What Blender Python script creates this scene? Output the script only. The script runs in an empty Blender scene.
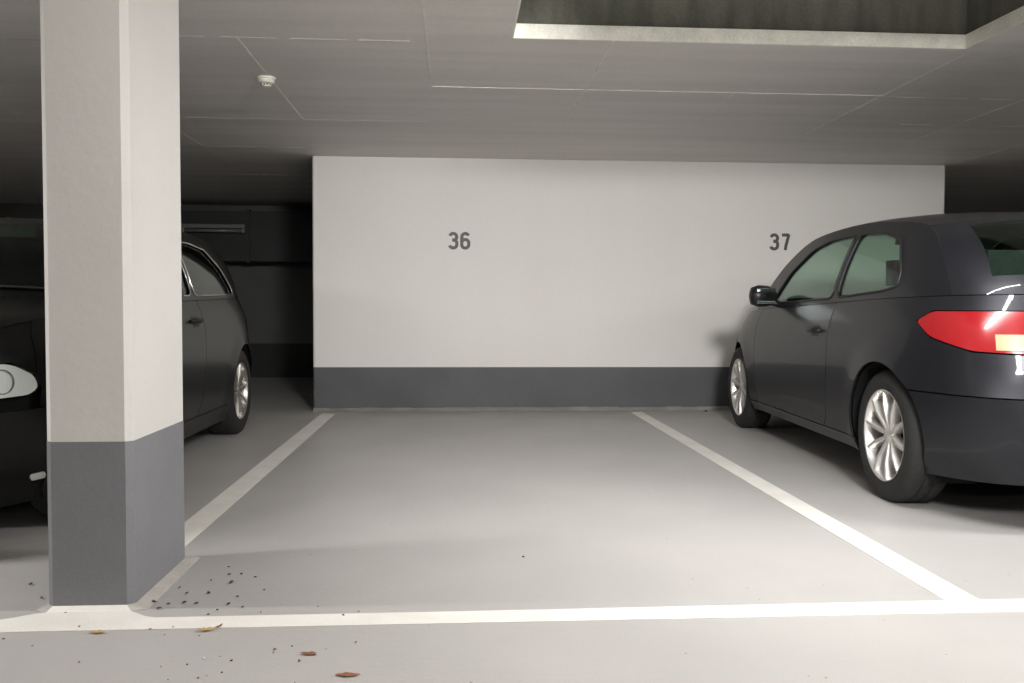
import bpy, bmesh, math, random
import numpy as np
from mathutils import Vector, Matrix
from mathutils.geometry import delaunay_2d_cdt
random.seed(7)
PI = math.pi
COL = bpy.context.scene.collection
CEIL = 2.258

# ------------------------------------------------------------------ materials
def principled(name, rgb, rough=0.5, metal=0.0, coat=0.0, spec=0.5):
    m = bpy.data.materials.new(name); m.use_nodes = True
    b = m.node_tree.nodes['Principled BSDF']
    b.inputs['Base Color'].default_value = (*rgb, 1)
    b.inputs['Roughness'].default_value = rough
    b.inputs['Metallic'].default_value = metal
    b.inputs['Coat Weight'].default_value = coat
    b.inputs['Coat Roughness'].default_value = 0.04
    b.inputs['Specular IOR Level'].default_value = spec
    return m

def noisy(name, c0, c1, scale=4.0, detail=6, rough=0.6, bump=0.0, bscale=60.0, fine=0.0, fscale=300.0, spec=0.5,
          stretch=(1, 1, 1), spots=None):
    """paint / concrete with soft mottling, fine grain, bump and sparse specks"""
    m = principled(name, c0, rough, spec=spec); nt = m.node_tree; N = nt.nodes; L = nt.links
    b = N['Principled BSDF']
    tc = N.new('ShaderNodeTexCoord'); mp = N.new('ShaderNodeMapping'); mp.inputs['Scale'].default_value = stretch
    L.new(tc.outputs['Object'], mp.inputs['Vector'])
    n = N.new('ShaderNodeTexNoise'); n.inputs['Scale'].default_value = scale; n.inputs['Detail'].default_value = detail
    L.new(mp.outputs['Vector'], n.inputs['Vector'])
    cr = N.new('ShaderNodeValToRGB')
    cr.color_ramp.elements[0].position = 0.35; cr.color_ramp.elements[0].color = (*c0, 1)
    cr.color_ramp.elements[1].position = 0.65; cr.color_ramp.elements[1].color = (*c1, 1)
    L.new(n.outputs['Fac'], cr.inputs['Fac'])
    out = cr.outputs['Color']
    if fine > 0:
        f = N.new('ShaderNodeTexNoise'); f.inputs['Scale'].default_value = fscale; f.inputs['Detail'].default_value = 3
        L.new(tc.outputs['Object'], f.inputs['Vector'])
        mr = N.new('ShaderNodeMapRange'); mr.inputs['From Min'].default_value = 0.3; mr.inputs['From Max'].default_value = 0.7
        mr.inputs['To Min'].default_value = 1 - fine; mr.inputs['To Max'].default_value = 1 + fine
        L.new(f.outputs['Fac'], mr.inputs['Value'])
        vm = N.new('ShaderNodeVectorMath'); vm.operation = 'SCALE'
        L.new(out, vm.inputs[0]); L.new(mr.outputs['Result'], vm.inputs['Scale']); out = vm.outputs['Vector']
    if spots:
        sc, th, srgb = spots
        v = N.new('ShaderNodeTexVoronoi'); v.inputs['Scale'].default_value = sc
        L.new(tc.outputs['Object'], v.inputs['Vector'])
        # only some of the cells carry a speck
        sep = N.new('ShaderNodeSeparateColor'); L.new(v.outputs['Color'], sep.inputs['Color'])
        g = N.new('ShaderNodeMath'); g.operation = 'GREATER_THAN'; g.inputs[1].default_value = 0.9
        L.new(sep.outputs['Red'], g.inputs[0])
        l = N.new('ShaderNodeMath'); l.operation = 'LESS_THAN'; l.inputs[1].default_value = th
        L.new(v.outputs['Distance'], l.inputs[0])
        mu = N.new('ShaderNodeMath'); mu.operation = 'MULTIPLY'
        L.new(g.outputs[0], mu.inputs[0]); L.new(l.outputs[0], mu.inputs[1])
        mx = N.new('ShaderNodeMix'); mx.data_type = 'RGBA'
        L.new(mu.outputs[0], mx.inputs['Factor']); L.new(out, mx.inputs['A']); mx.inputs['B'].default_value = (*srgb, 1)
        out = mx.outputs['Result']
    L.new(out, b.inputs['Base Color'])
    if bump > 0:
        bn = N.new('ShaderNodeTexNoise'); bn.inputs['Scale'].default_value = bscale; bn.inputs['Detail'].default_value = 5
        L.new(tc.outputs['Object'], bn.inputs['Vector'])
        bp = N.new('ShaderNodeBump'); bp.inputs['Strength'].default_value = bump; bp.inputs['Distance'].default_value = 0.01
        L.new(bn.outputs['Fac'], bp.inputs['Height']); L.new(bp.outputs['Normal'], b.inputs['Normal'])
    return m

def glass_mat(name, tint, refl=1.0):
    m = bpy.data.materials.new(name); m.use_nodes = True; nt = m.node_tree; N = nt.nodes; L = nt.links
    N.remove(N['Principled BSDF']); o = N['Material Output']
    t = N.new('ShaderNodeBsdfTransparent'); t.inputs['Color'].default_value = (*tint, 1)
    g = N.new('ShaderNodeBsdfGlossy'); g.inputs['Roughness'].default_value = 0.02
    lw = N.new('ShaderNodeLayerWeight'); lw.inputs['Blend'].default_value = .5
    pw = N.new('ShaderNodeMath'); pw.operation = 'POWER'; pw.inputs[1].default_value = 5; L.new(lw.outputs['Facing'], pw.inputs[0])
    fr = N.new('ShaderNodeMath'); fr.operation = 'MULTIPLY_ADD'; fr.inputs[1].default_value = .9; fr.inputs[2].default_value = .035; L.new(pw.outputs[0], fr.inputs[0])
    mx = N.new('ShaderNodeMixShader')
    L.new(fr.outputs[0], mx.inputs[0]); L.new(t.outputs[0], mx.inputs[1]); L.new(g.outputs[0], mx.inputs[2])
    L.new(mx.outputs[0], o.inputs['Surface'])
    return m

def emit(name, rgb, s):
    m = bpy.data.materials.new(name); m.use_nodes = True; b = m.node_tree.nodes['Principled BSDF']
    b.inputs['Base Color'].default_value = (.8, .8, .8, 1)
    b.inputs['Emission Color'].default_value = (*rgb, 1); b.inputs['Emission Strength'].default_value = s
    return m

M = {}
M['floor'] = noisy('floor_coating', (.44, .425, .41), (.485, .468, .450), 1.3, 6, .42, .12, 45, .07, 260, .5, spots=(26, .10, (.22, .2, .17)))
M['white'] = noisy('white_wall_paint', (.74, .715, .68), (.78, .755, .72), .8, 4, .75, .10, 25, .02, 120, .3, stretch=(1, 1, .25), spots=(2.3, .016, (.25, .22, .2)))
M['pillar_white'] = noisy('white_pillar_paint', (.78, .76, .725), (.81, .79, .755), 2.2, 5, .7, .16, 30, .02, 150, .3, spots=(13, .075, (.33, .31, .3)))
M['grey'] = noisy('grey_dado_paint', (.076, .078, .083), (.094, .096, .102), 2.0, 6, .55, .18, 35, .05, 140, .4, spots=(9, .06, (.06, .05, .045)))
M['outer'] = noisy('shade_darkened_wall', (.075, .076, .070), (.095, .096, .088), 1.5, 5, .8)  # colour darkened so the far walls look unlit
M['outer_dado'] = noisy('shade_darkened_dado', (.015, .015, .015), (.02, .02, .02), 1.5, 5, .8)  # dado grey darkened the same way, shade in the colour
M['grey_pillar'] = noisy('grey_pillar_foot_paint', (.215, .218, .23), (.25, .253, .267), 2.0, 6, .45, .18, 35, .05, 140, .5, spots=(9, .06, (.06, .05, .045)))
M['edge'] = noisy('floor_cove_paint', (.44, .42, .39), (.55, .52, .48), 9, 5, .6, .3, 60, .08, 200)
M['edge_dark'] = noisy('wall_foot_sealant', (.26, .25, .225), (.36, .345, .31), 5, 5, .7, .4, 50, .08, 200)
M['ceil'] = noisy('ceiling_paint', (.65, .625, .595), (.72, .695, .66), 1.2, 6, .6, .25, 8, .03, 60, .4, stretch=(.35, 5, 1), spots=(5, .025, (.7, .68, .64)))
M['seam'] = noisy('ceiling_seam_ridge', (.62, .60, .56), (.86, .83, .78), 7, 5, .7, .3, 80, .05, 150)
M['seam_faint'] = noisy('faint_ceiling_seam_ridge', (.53, .505, .47), (.72, .69, .65), 5, 5, .7, .3, 80, .05, 150)
M['concrete'] = noisy('raw_concrete', (.078, .076, .058), (.125, .12, .095), 5, 8, .85, .35, 30, .12, 90, stretch=(2.2, 2.2, .5), spots=(7, .13, (.06, .06, .055)))
M['rim_conc'] = noisy('pale_concrete_edge', (.70, .68, .60), (.84, .82, .72), 9, 6, .8, .4, 60, .08, 120, spots=(14, .12, (.4, .36, .27)))
M['line'] = noisy('road_marking_paint', (.80, .775, .72), (.87, .845, .79), 6, 6, .55, .15, 80, .04, 250, .4, spots=(30, .12, (.5, .45, .4)))
M['digit36'] = noisy('grey_number_paint', (.12, .118, .118), (.16, .155, .15), 40, 4, .7, .1, 80)
M['digit37'] = noisy('dark_number_paint', (.075, .073, .07), (.10, .098, .095), 40, 4, .7, .1, 80)
M['plastic_white'] = noisy('cream_plastic', (.72, .69, .60), (.78, .75, .66), 8, 3, .4)
M['plastic_dark'] = principled('dark_slot_plastic', (.03, .028, .024), .6)
M['shadow'] = noisy('dark_shadow_sheet', (.012, .012, .012), (.018, .018, .018), 2, 4, .6)
M['lamp_body'] = noisy('lamp_housing', (.55, .55, .52), (.6, .6, .57), 4, 3, .45)
M['tube'] = emit('lit_fluorescent_tube', (1, .96, .9), 6.0)
M['tube_off'] = principled('unlit_diffuser', (.15, .155, .145), .3)
M['black_paint'] = principled('black_car_paint', (.0035, .0037, .0035), .3, 0.0, .13, .16)
M['grey_paint'] = principled('dark_metallic_car_paint', (.023, .0235, .028), .42, .6, .25, .3)
M['trim'] = principled('black_trim_plastic', (.012, .012, .012), .55)
M['under'] = principled('matt_black_underbody', (.006, .006, .006), .9, spec=.2)
M['rubber'] = noisy('tyre_rubber', (.012, .012, .012), (.018, .018, .017), 30, 4, .8)
M['alloy'] = principled('silver_alloy', (.40, .38, .35), .34, .85)
M['alloy_bright'] = principled('bright_silver_alloy', (.74, .72, .69), .36, .75)
M['chrome'] = principled('chrome_trim', (.62, .62, .60), .18, 1.0)
M['disc'] = principled('brake_steel', (.18, .17, .16), .4, .9)
M['glass_car'] = glass_mat('green_tinted_glass', (.76, .87, .81))
M['glass_dark'] = glass_mat('dark_tinted_glass', (.50, .58, .53))
M['lens_clear'] = glass_mat('clear_lens', (.95, .96, .96))
M['lamp_bowl'] = principled('headlamp_reflector', (.86, .86, .82), .3, .25)
M['lens_red'] = principled('red_lens', (.27, .009, .012), .2, 0, .6)
M['lens_pale'] = principled('pale_orange_lens', (.66, .30, .17), .25, 0, .5)
M['cloth'] = noisy('dark_seat_cloth', (.02, .02, .02), (.032, .032, .031), 50, 4, .95)
M['mirror_glass'] = principled('mirror_glass', (.22, .25, .25), .03, 1.0)
M['leaf_brown'] = noisy('brown_dry_leaf', (.22, .075, .03), (.36, .15, .06), 60, 4, .8)
M['leaf_yellow'] = noisy('yellow_dry_leaf', (.50, .30, .10), (.62, .42, .17), 60, 4, .8)
M['crumb'] = noisy('dark_dry_crumb', (.06, .04, .022), (.13, .085, .045), 80, 4, .9)
M['paper'] = principled('white_scrap', (.7, .72, .75), .6)

# ------------------------------------------------------------------ object helpers
def link(name, me, mat=None, parent=None, mats=None):
    o = bpy.data.objects.new(name, me); COL.objects.link(o)
    for m in (mats or ([mat] if mat else [])): me.materials.append(m)
    if parent: o.parent = parent
    return o

def mesh(name, verts, faces, mat=None, parent=None, smooth=False, mats=None, idx=None):
    me = bpy.data.meshes.new(name); me.from_pydata([tuple(v) for v in verts], [], faces); 
    if smooth: me.polygons.foreach_set('use_smooth', [True] * len(me.polygons))
    if idx: me.polygons.foreach_set('material_index', idx)
    me.update()
    return link(name, me, mat, parent, mats)

def empty(name, loc=(0, 0, 0), rz=0, parent=None):
    o = bpy.data.objects.new(name, None); COL.objects.link(o); o.location = loc; o.rotation_euler = (0, 0, rz)
    o.empty_display_size = .1
    if parent: o.parent = parent
    return o

def tag(o, label=None, cat=None, group=None, kind=None):
    if label: o['label'] = label
    if cat: o['category'] = cat
    if group: o['group'] = group
    if kind: o['kind'] = kind
    return o

class MB:
    def __init__(s): s.v = []; s.f = []; s.i = []
    def box(s, x0, x1, y0, y1, z0, z1, i=0, skip=()):
        b = len(s.v)
        s.v += [(x0, y0, z0), (x1, y0, z0), (x1, y1, z0), (x0, y1, z0), (x0, y0, z1), (x1, y0, z1), (x1, y1, z1), (x0, y1, z1)]
        fs = dict(bottom=(0, 3, 2, 1), top=(4, 5, 6, 7), front=(0, 1, 5, 4), right=(1, 2, 6, 5), back=(2, 3, 7, 6), left=(3, 0, 4, 7))
        for k, f in fs.items():
            if k not in skip: s.f.append(tuple(b + q for q in f)); s.i.append(i)
        return s
    def prism(s, pts, z0, z1, i=0):
        b = len(s.v); n = len(pts)
        s.v += [(p[0], p[1], z0) for p in pts] + [(p[0], p[1], z1) for p in pts]
        s.f.append(tuple(b + n + k for k in range(n))); s.i.append(i)
        s.f.append(tuple(b + k for k in reversed(range(n)))); s.i.append(i)
        for k in range(n):
            q = (k + 1) % n; s.f.append((b + k, b + q, b + n + q, b + n + k)); s.i.append(i)
        return s
    def tube(s, pts, r, n=8, i=0, cap=True):
        pts = [Vector(p) for p in pts]; b = len(s.v)
        for k, p in enumerate(pts):
            d = (pts[min(k + 1, len(pts) - 1)] - pts[max(k - 1, 0)]).normalized()
            a = d.cross(Vector((0, 0, 1)))
            if a.length < .1: a = d.cross(Vector((0, 1, 0)))
            a.normalize(); c = d.cross(a)
            rr = r[k] if isinstance(r, (list, tuple)) else r
            for q in range(n):
                t = 2 * PI * q / n; s.v.append(tuple(p + a * math.cos(t) * rr + c * math.sin(t) * rr))
        for k in range(len(pts) - 1):
            for q in range(n):
                w = (q + 1) % n; s.f.append((b + k * n + q, b + k * n + w, b + (k + 1) * n + w, b + (k + 1) * n + q)); s.i.append(i)
        if cap:
            s.f.append(tuple(b + q for q in reversed(range(n)))); s.i.append(i)
            e = b + (len(pts) - 1) * n; s.f.append(tuple(e + q for q in range(n))); s.i.append(i)
        return s
    def lathe_y(s, prof, c=(0, 0, 0), n=48, i=0, a0=0, a1=2 * PI):
        """profile of (radius, y) turned round the Y axis through c"""
        b = len(s.v); m = len(prof); full = abs(a1 - a0 - 2 * PI) < 1e-6; cnt = n if full else n + 1
        for k in range(cnt):
            t = a0 + (a1 - a0) * k / n
            for r, y in prof: s.v.append((c[0] + r * math.cos(t), c[1] + y, c[2] + r * math.sin(t)))
        for k in range(n):
            w = (k + 1) % cnt
            for q in range(m - 1):
                s.f.append((b + k * m + q, b + k * m + q + 1, b + w * m + q + 1, b + w * m + q)); s.i.append(i)
        return s
    def lathe_z(s, prof, c=(0, 0, 0), n=32, i=0):
        b = len(s.v); m = len(prof)
        for k in range(n):
            t = 2 * PI * k / n
            for r, z in prof: s.v.append((c[0] + r * math.cos(t), c[1] + r * math.sin(t), c[2] + z))
        for k in range(n):
            w = (k + 1) % n
            for q in range(m - 1):
                s.f.append((b + k * m + q, b + w * m + q, b + w * m + q + 1, b + k * m + q + 1)); s.i.append(i)
        return s
    def build(s, name, mat=None, parent=None, smooth=False, mats=None, bevel=0, seg=2, auto=False):
        o = mesh(name, s.v, s.f, mat, parent, smooth, mats, s.i if mats else None)
        if bevel:
            md = o.modifiers.new('bevel', 'BEVEL'); md.width = bevel; md.segments = seg; md.limit_method = 'ANGLE'; md.angle_limit = math.radians(40)
        if auto:
            o.data.polygons.foreach_set('use_smooth', [True] * len(o.data.polygons))
            try: o.data.set_sharp_from_angle(angle=math.radians(35))
            except Exception: pass
        return o

# ------------------------------------------------------------------ the garage
XL, XR, YB, YF = -9.5, 12.0, -9.0, 11.6
def struct(o, label=None):
    o['kind'] = 'structure'
    if label: o['label'] = label
    return o

m = MB().box(XL, XR, YB, YF + .2, -.2, 0)
struct(m.build('floor', M['floor']), 'smooth grey coated garage floor')

# ceiling slab with the shaft opening left out, seam ridges of the formwork boards in the same mesh
VX0, VX1, VX1n, VY0, VY1 = .272, 2.614, 2.72, 2.0, 4.338
m = MB()
def ceil_rect(x0, x1, y0, y1): m.box(x0, x1, y0, y1, CEIL, CEIL + .28)
ceil_rect(XL, XR, VY1, YF + .2); ceil_rect(XL, XR, YB, VY0); ceil_rect(XL, VX0, VY0, VY1)
m.prism([(VX1n, VY0), (XR, VY0), (XR, VY1), (VX1, VY1)], CEIL, CEIL + .28)
sz = .0022
def seam_x(x, y0, y1, w=.005, dx=0.0):     # ridge running away from the aisle
    n = max(1, int((y1 - y0) / .35)); b = y0
    for k in range(n):
        e = y0 + (y1 - y0) * (k + 1) / n; g = random.uniform(0, .06); ww = w * random.uniform(.6, 1.15)
        xx = x + dx * (b - y0) / (y1 - y0)
        m.box(xx - ww / 2, xx + ww / 2, b, e - g, CEIL - .002, CEIL + .001, 1, ('top',)); b = e
def seam_y(y, x0, x1, w=.008, brk=.10, mi=2):
    n = max(1, int((x1 - x0) / .3)); b = x0
    for k in range(n):
        e = x0 + (x1 - x0) * (k + 1) / n; g = random.uniform(0, brk); ww = w * random.uniform(.5, 1.2)
        m.box(b, e - g, y - ww / 2, y + ww / 2, CEIL - (sz if mi == 1 else .0012), CEIL + .001, mi, ('top',)); b = e
seam_x(-.148, .5, 5.30, .009); seam_y(5.30, -.148, 2.66, .009, .0, 1); seam_y(5.33, 2.66, 4.6, .006, .15); seam_x(-.15, 5.35, 6.3, .003)
seam_y(4.42, -1.5, -.15, .006); seam_x(-1.088, 4.42, 6.30, .008); seam_y(6.29, -1.9, -.15, .007, .14)
seam_y(7.38, -2.1, -.8, .009, .18); seam_x(-2.093, 6.1, 8.3, .008); seam_x(-2.093, 4.6, 6.1, .004)
seam_x(.785, 4.345, 6.2, .006); seam_x(.785, 6.2, 7.2, .003); seam_x(2.655, 4.35, 6.5, .007); seam_x(1.72, 5.3, 7.3, .003)
seam_y(4.54, -4.2, -2.06, .010, .03); seam_y(6.58, -4.2, -2.2, .010, .05); seam_x(-3.08, 6.0, 6.6, .006); seam_x(-2.4, 3.9, 4.5, .004)
seam_x(4.55, 6.2, 7.7, .012); seam_x(3.6, 5.3, 6.8, .003); seam_y(8.9, -3.6, -1.3, .010, .2)
for y in (6.1, 6.9, 3.6): seam_y(y, 3.2, 5.5, .004, .2)
struct(m.build('ceiling', mats=[M['ceil'], M['seam'], M['seam_faint']]), 'grey painted board-marked concrete ceiling with pale seams')

# the shaft: bare concrete sides with a pale cast edge, closed above by a lid
H0 = CEIL; HR = CEIL + .072; HT = CEIL + 1.5
m = MB()
def shaft_wall(p, q, nx, ny):
    t = .12; a = (p[0] + nx * t, p[1] + ny * t); b = (q[0] + nx * t, q[1] + ny * t)
    e = -.0015
    p2 = (p[0] + nx * e, p[1] + ny * e); q2 = (q[0] + nx * e, q[1] + ny * e)
    m.prism([p2, q2, b, a], HR, HT, 0)
    g = .010; m.prism([(p[0] - nx * g, p[1] - ny * g), (q[0] - nx * g, q[1] - ny * g), b, a], H0 + .0005, HR, 1)
shaft_wall((VX0, VY1), (VX1, VY1), 0, 1)
shaft_wall((VX1, VY1), (VX1n, VY0), 1, 0)
shaft_wall((VX1n, VY0), (VX0, VY0), 0, -1)
shaft_wall((VX0, VY0), (VX0, VY1), -1, 0)
struct(m.build('wall_shaft', mats=[M['concrete'], M['rim_conc']]), 'raw concrete sides of the rectangular ceiling opening')

# end wall of the bays
WY = 7.78; WX0, WX1 = -1.268, 4.522; PT = .392
m = MB()
def chamfer_rect(x0, x1, y0, y1, c): return [(x0 + c, y0), (x1 - c, y0), (x1, y0 + c), (x1, y1 - c), (x1 - c, y1), (x0 + c, y1), (x0, y1 - c), (x0, y0 + c)]
m.prism(chamfer_rect(WX0, WX1, WY, WY + .24, .012), PT, CEIL, 0)
m.prism(chamfer_rect(WX0 - .001, WX1 + .001, WY - .001, WY + .241, .012), 0, PT, 1)
struct(m.build('wall_back', mats=[M['white'], M['grey']]), 'white wall with dark grey band at its foot behind the bays')
m = MB()                                     # sealant fillet along the foot
n = 40
for k in range(n):
    a = WX0 + (WX1 - WX0) * k / n; b = WX0 + (WX1 - WX0) * (k + 1) / n
    h = .024 + .007 * random.random(); w = .045 + .012 * random.random()
    base = len(m.v)
    m.v += [(a, WY - w, 0.001), (b, WY - w, .001), (b, WY - .001, h), (a, WY - .001, h)]
    m.f.append((base, base + 1, base + 2, base + 3)); m.i.append(0)
struct(m.build('baseboard_back', M['edge_dark']), 'pale sealant fillet along the foot of the wall')

# outer walls, far away and in the dark
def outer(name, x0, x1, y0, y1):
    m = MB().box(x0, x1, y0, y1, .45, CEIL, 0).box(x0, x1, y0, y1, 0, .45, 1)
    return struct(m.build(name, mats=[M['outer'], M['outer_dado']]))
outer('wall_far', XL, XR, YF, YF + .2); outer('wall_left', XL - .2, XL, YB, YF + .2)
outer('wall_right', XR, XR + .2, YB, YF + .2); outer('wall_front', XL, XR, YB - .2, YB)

# pillar
PX0, PX1, PY0, PY1 = -1.233, -.977, 2.667, 3.18
def pil(g, c=.020):
    return [(PX0 - g + c, PY0 - g), (PX1 + g - c, PY0 - g), (PX1 + g, PY0 - g + c), (PX1 + g, PY1 + g - c), (PX1 + g - c, PY1 + g),
            (PX0 - g + c, PY1 + g), (PX0 - g, PY1 + g - c), (PX0 - g, PY0 - g + c)]
m = MB().prism(pil(0), .512, CEIL, 0).prism(pil(.001), 0, .512, 1)
pl = struct(m.build('pillar', mats=[M['pillar_white'], M['grey_pillar']]), 'white concrete pillar with dark grey painted foot')
m = MB(); inner = pil(.0015); n = 8; outer_ = []
for k, (x, y) in enumerate(pil(.0)):
    fy = y < PY0 + .03; outer_.append((x + (.045 if x > -1.1 else -.03) * (.45 if k in (0, 1) else 1), y - .022 if fy else y + .045))      # paint fillet where pillar meets floor
for k in range(n):
    q = (k + 1) % n; b = len(m.v); h = .014
    m.v += [(*inner[k], h), (*inner[q], h), (*outer_[q], .0012), (*outer_[k], .0012)]
    m.f.append((b, b + 3, b + 2, b + 1)); m.i.append(1 if k == 0 else 0)
struct(m.build('trim_1', mats=[M['edge'], M['line']]), 'pale cove fillet round the pillar foot')

# ------------------------------------------------------------------ painted lines
def flat(name, pts, z=.0018):
    m = MB(); m.v = [(p[0], p[1], z) for p in pts] + [(p[0], p[1], 0.0002) for p in pts]; n = len(pts)
    m.f = [tuple(range(n))] + [(k, n + k, n + (k + 1) % n, (k + 1) % n) for k in range(n)]; m.i = [0] * len(m.f)
    return m.build(name, M['line'])
o = flat('parking_line', [(-1.156, 2.665), (-1.04, 2.665), (-1.033, 7.55), (-1.150, 7.55)])
# covered by the pillar near the aisle: start it behind the pillar
bpy.data.objects.remove(o)
o = flat('parking_line', [(-1.152, 3.30), (-1.036, 3.30), (-1.045, 7.56), (-1.165, 7.60)])
tag(o, 'white bay line running from the pillar to the end wall', 'parking line', 'white bay lines')
o = flat('parking_line', [(1.545, 2.602), (1.656, 2.602), (1.664, 7.62), (1.556, 7.60)])
tag(o, 'white bay line beside the dark grey car', 'parking line', 'white bay lines')
pts = [(-6.0, 2.488), (0, 2.490), (5.6, 2.500), (5.6, 2.612), (1.6, 2.604), (0, 2.588), (-.885, 2.584), (-.92, 2.598), (-.955, 2.626), (-.975, 2.643), (-1.23, 2.643), (-1.26, 2.630),
       (-1.30, 2.604), (-1.335, 2.588), (-6.0, 2.588)]
o = flat('aisle_line', pts, .0022)
tag(o, 'long white line crossing the front of the bays and bulging round the pillar foot', 'parking line')

# ------------------------------------------------------------------ bay numbers
def stroke_digit(paths, w, x, z, sx, sz_, mat, parent, name='digit'):
    """fat strokes along centre lines (unit box 1 wide 1 high) as one thin raised layer of paint"""
    m = MB(); y1 = WY - .0004; y0 = WY - .0016
    for pth in paths:
        P = [Vector((x + p[0] * sx, z + p[1] * sz_)) for p in pth]; L = []; R = []
        for k, p in enumerate(P):
            a = P[max(k - 1, 0)]; b = P[min(k + 1, len(P) - 1)]; d = (b - a).normalized(); nn = Vector((-d.y, d.x)) * w / 2
            L.append(p + nn); R.append(p - nn)
        for k in range(len(P) - 1):
            b = len(m.v); q = [L[k], L[k + 1], R[k + 1], R[k]]
            yy = y0 - 1.5e-5 * len(m.f) / 5; m.v += [(c.x, yy, c.y) for c in q] + [(c.x, y1, c.y) for c in q]
            m.f += [(b, b + 1, b + 2, b + 3), (b, b + 4, b + 5, b + 1), (b + 1, b + 5, b + 6, b + 2), (b + 2, b + 6, b + 7, b + 3), (b + 3, b + 7, b + 4, b)]
            m.i += [0] * 5
    return m.build(name, mat, parent)
def arc(cx, cz, rx, rz, a0, a1, n=14): return [(cx + rx * math.cos(math.radians(a0 + (a1 - a0) * k / n)), cz + rz * math.sin(math.radians(a0 + (a1 - a0) * k / n))) for k in range(n + 1)]
D3 = [arc(.47, .735, .37, .195, 165, 0) + arc(.47, .70, .37, .16, -4, -90, 8) + [(.36, .535)],
      [(.36, .535), (.47, .535)] + arc(.47, .375, .39, .16, 90, 4, 8) + arc(.47, .265, .39, .195, 0, -168)]
D6 = [arc(.52, .745, .37, .185, 20, 175) + [(.13, .6), (.13, .4)] + arc(.51, .27, .38, .20, 180, 360) + arc(.51, .385, .38, .19, 0, 172)]
D7 = [[(.08, .925), (.90, .925)], [(.86, .96), (.80, .80), (.66, .52), (.54, .25), (.49, .0)]]
def number(digs, x0, z0, mat, label):
    t = empty('bay_number', (x0, WY, z0)); tag(t, label, 'number')
    for k, d in enumerate(digs):
        o = stroke_digit(d, .0285, k * .104 + .004, .006, .082, .150, mat, t); 
        for v in o.data.vertices: v.co.y -= WY
    return t
number([D3, D6], -.068, 1.444, M['digit36'], 'grey painted number 36 on the white wall over the empty bay')
number([D3, D7], 2.866, 1.459, M['digit37'], 'darker painted number 37 on the white wall above the dark grey car')

# ------------------------------------------------------------------ smoke detector
t = empty('smoke_detector', (-1.103, 5.17, CEIL)); t.scale = (.86, .86, .9); tag(t, 'round cream smoke detector fixed to the ceiling beside the pillar', 'smoke detector')
MB().lathe_z([(0, 0), (.062, 0), (.064, -.008), (.060, -.016), (.0, -.016)]).build('mounting_plate', M['plastic_white'], t, True)
MB().lathe_z([(0, -.014), (.054, -.014), (.056, -.024), (.050, -.036), (.036, -.041), (0, -.041)]).build('body', M['plastic_white'], t, auto=True)
MB().lathe_z([(.0, -.038), (.026, -.040), (.026, -.052), (.0, -.052)], n=24).build('sensor_chamber', M['plastic_dark'], t, auto=True)
m = MB()
for k in range(8):
    a = 2 * PI * k / 8; m.tube([(.028 * math.cos(a), .028 * math.sin(a), -.038), (.027 * math.cos(a), .027 * math.sin(a), -.056)], .0045, 6)
m.build('cage', M['plastic_white'], t)
MB().lathe_z([(.0, -.053), (.031, -.053), (.030, -.060), (.0, -.062)], n=24).build('cap', M['plastic_white'], t, auto=True)

# ------------------------------------------------------------------ far shadow box and lamps
m = MB().box(-3.9, -1.1, YF - .62, YF - .005, 1.50, 2.12)  # added near-black box, its colour stands in for shadow on the wall
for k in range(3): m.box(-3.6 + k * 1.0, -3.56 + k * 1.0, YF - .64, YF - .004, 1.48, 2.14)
tag(m.build('shadow_box', M['shadow']), 'dark added box standing in for shadow high on the far wall', 'shadow')

def batten(x, y, z, ln, lit, label, along='x', group=None):
    t = empty('ceiling_lamp', (x, y, z), 0 if along == 'x' else PI / 2); tag(t, label, 'lamp', group)
    lb = M['lamp_body'] if lit else M['tube_off']; MB().box(-ln / 2, ln / 2, -.055, .055, -.05, 0).build('housing', lb, t, bevel=.008)
    m = MB().tube([(-ln / 2 + .04, 0, -.075), (ln / 2 - .04, 0, -.075)], .022, 12)
    m.build('tube', M['tube'] if lit else M['tube_off'], t, True)
    for s in (-1, 1): MB().box(s * (ln / 2 - .025) - .018, s * (ln / 2 - .025) + .018, -.026, .026, -.105, -.045).build('socket', lb, t, bevel=.004)
    return t
batten(-2.97, YF - .74, 1.94, .78, False, 'unlit lamp strip glimmering on the dark shadow box behind the black car')

def area(name, loc, size, power, rot=(0, 0, 0), color=(1, .985, .972)):
    d = bpy.data.lights.new(name, 'AREA'); d.shape = 'RECTANGLE'; d.size, d.size_y = size; d.energy = power; d.color = color
    o = bpy.data.objects.new(name, d); COL.objects.link(o); o.location = loc; o.rotation_euler = rot; return o
LG = 'lit strip lamps on the ceiling over the aisle'
LAMPS = [(1.45, 2.6, 58, 0), (3.75, 2.6, 64, 0), (1.0, -1.2, 11, 18), (3.0, -1.2, 14, 24), (1.6, -4.2, 14, 20), (-3.9, 2.68, 105, 0)]
for x, y, p, q in LAMPS:
    batten(x, y, CEIL, 1.5, True, 'lit white strip lamp on the ceiling over the driving aisle', group=LG)
    area('lamp_light', (x, y, CEIL - .115), (1.45, .06), p)
    if q: area('lamp_light', (x, y + .06, CEIL - .08), (1.45, .06), q, (PI / 2, 0, 0))
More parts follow.
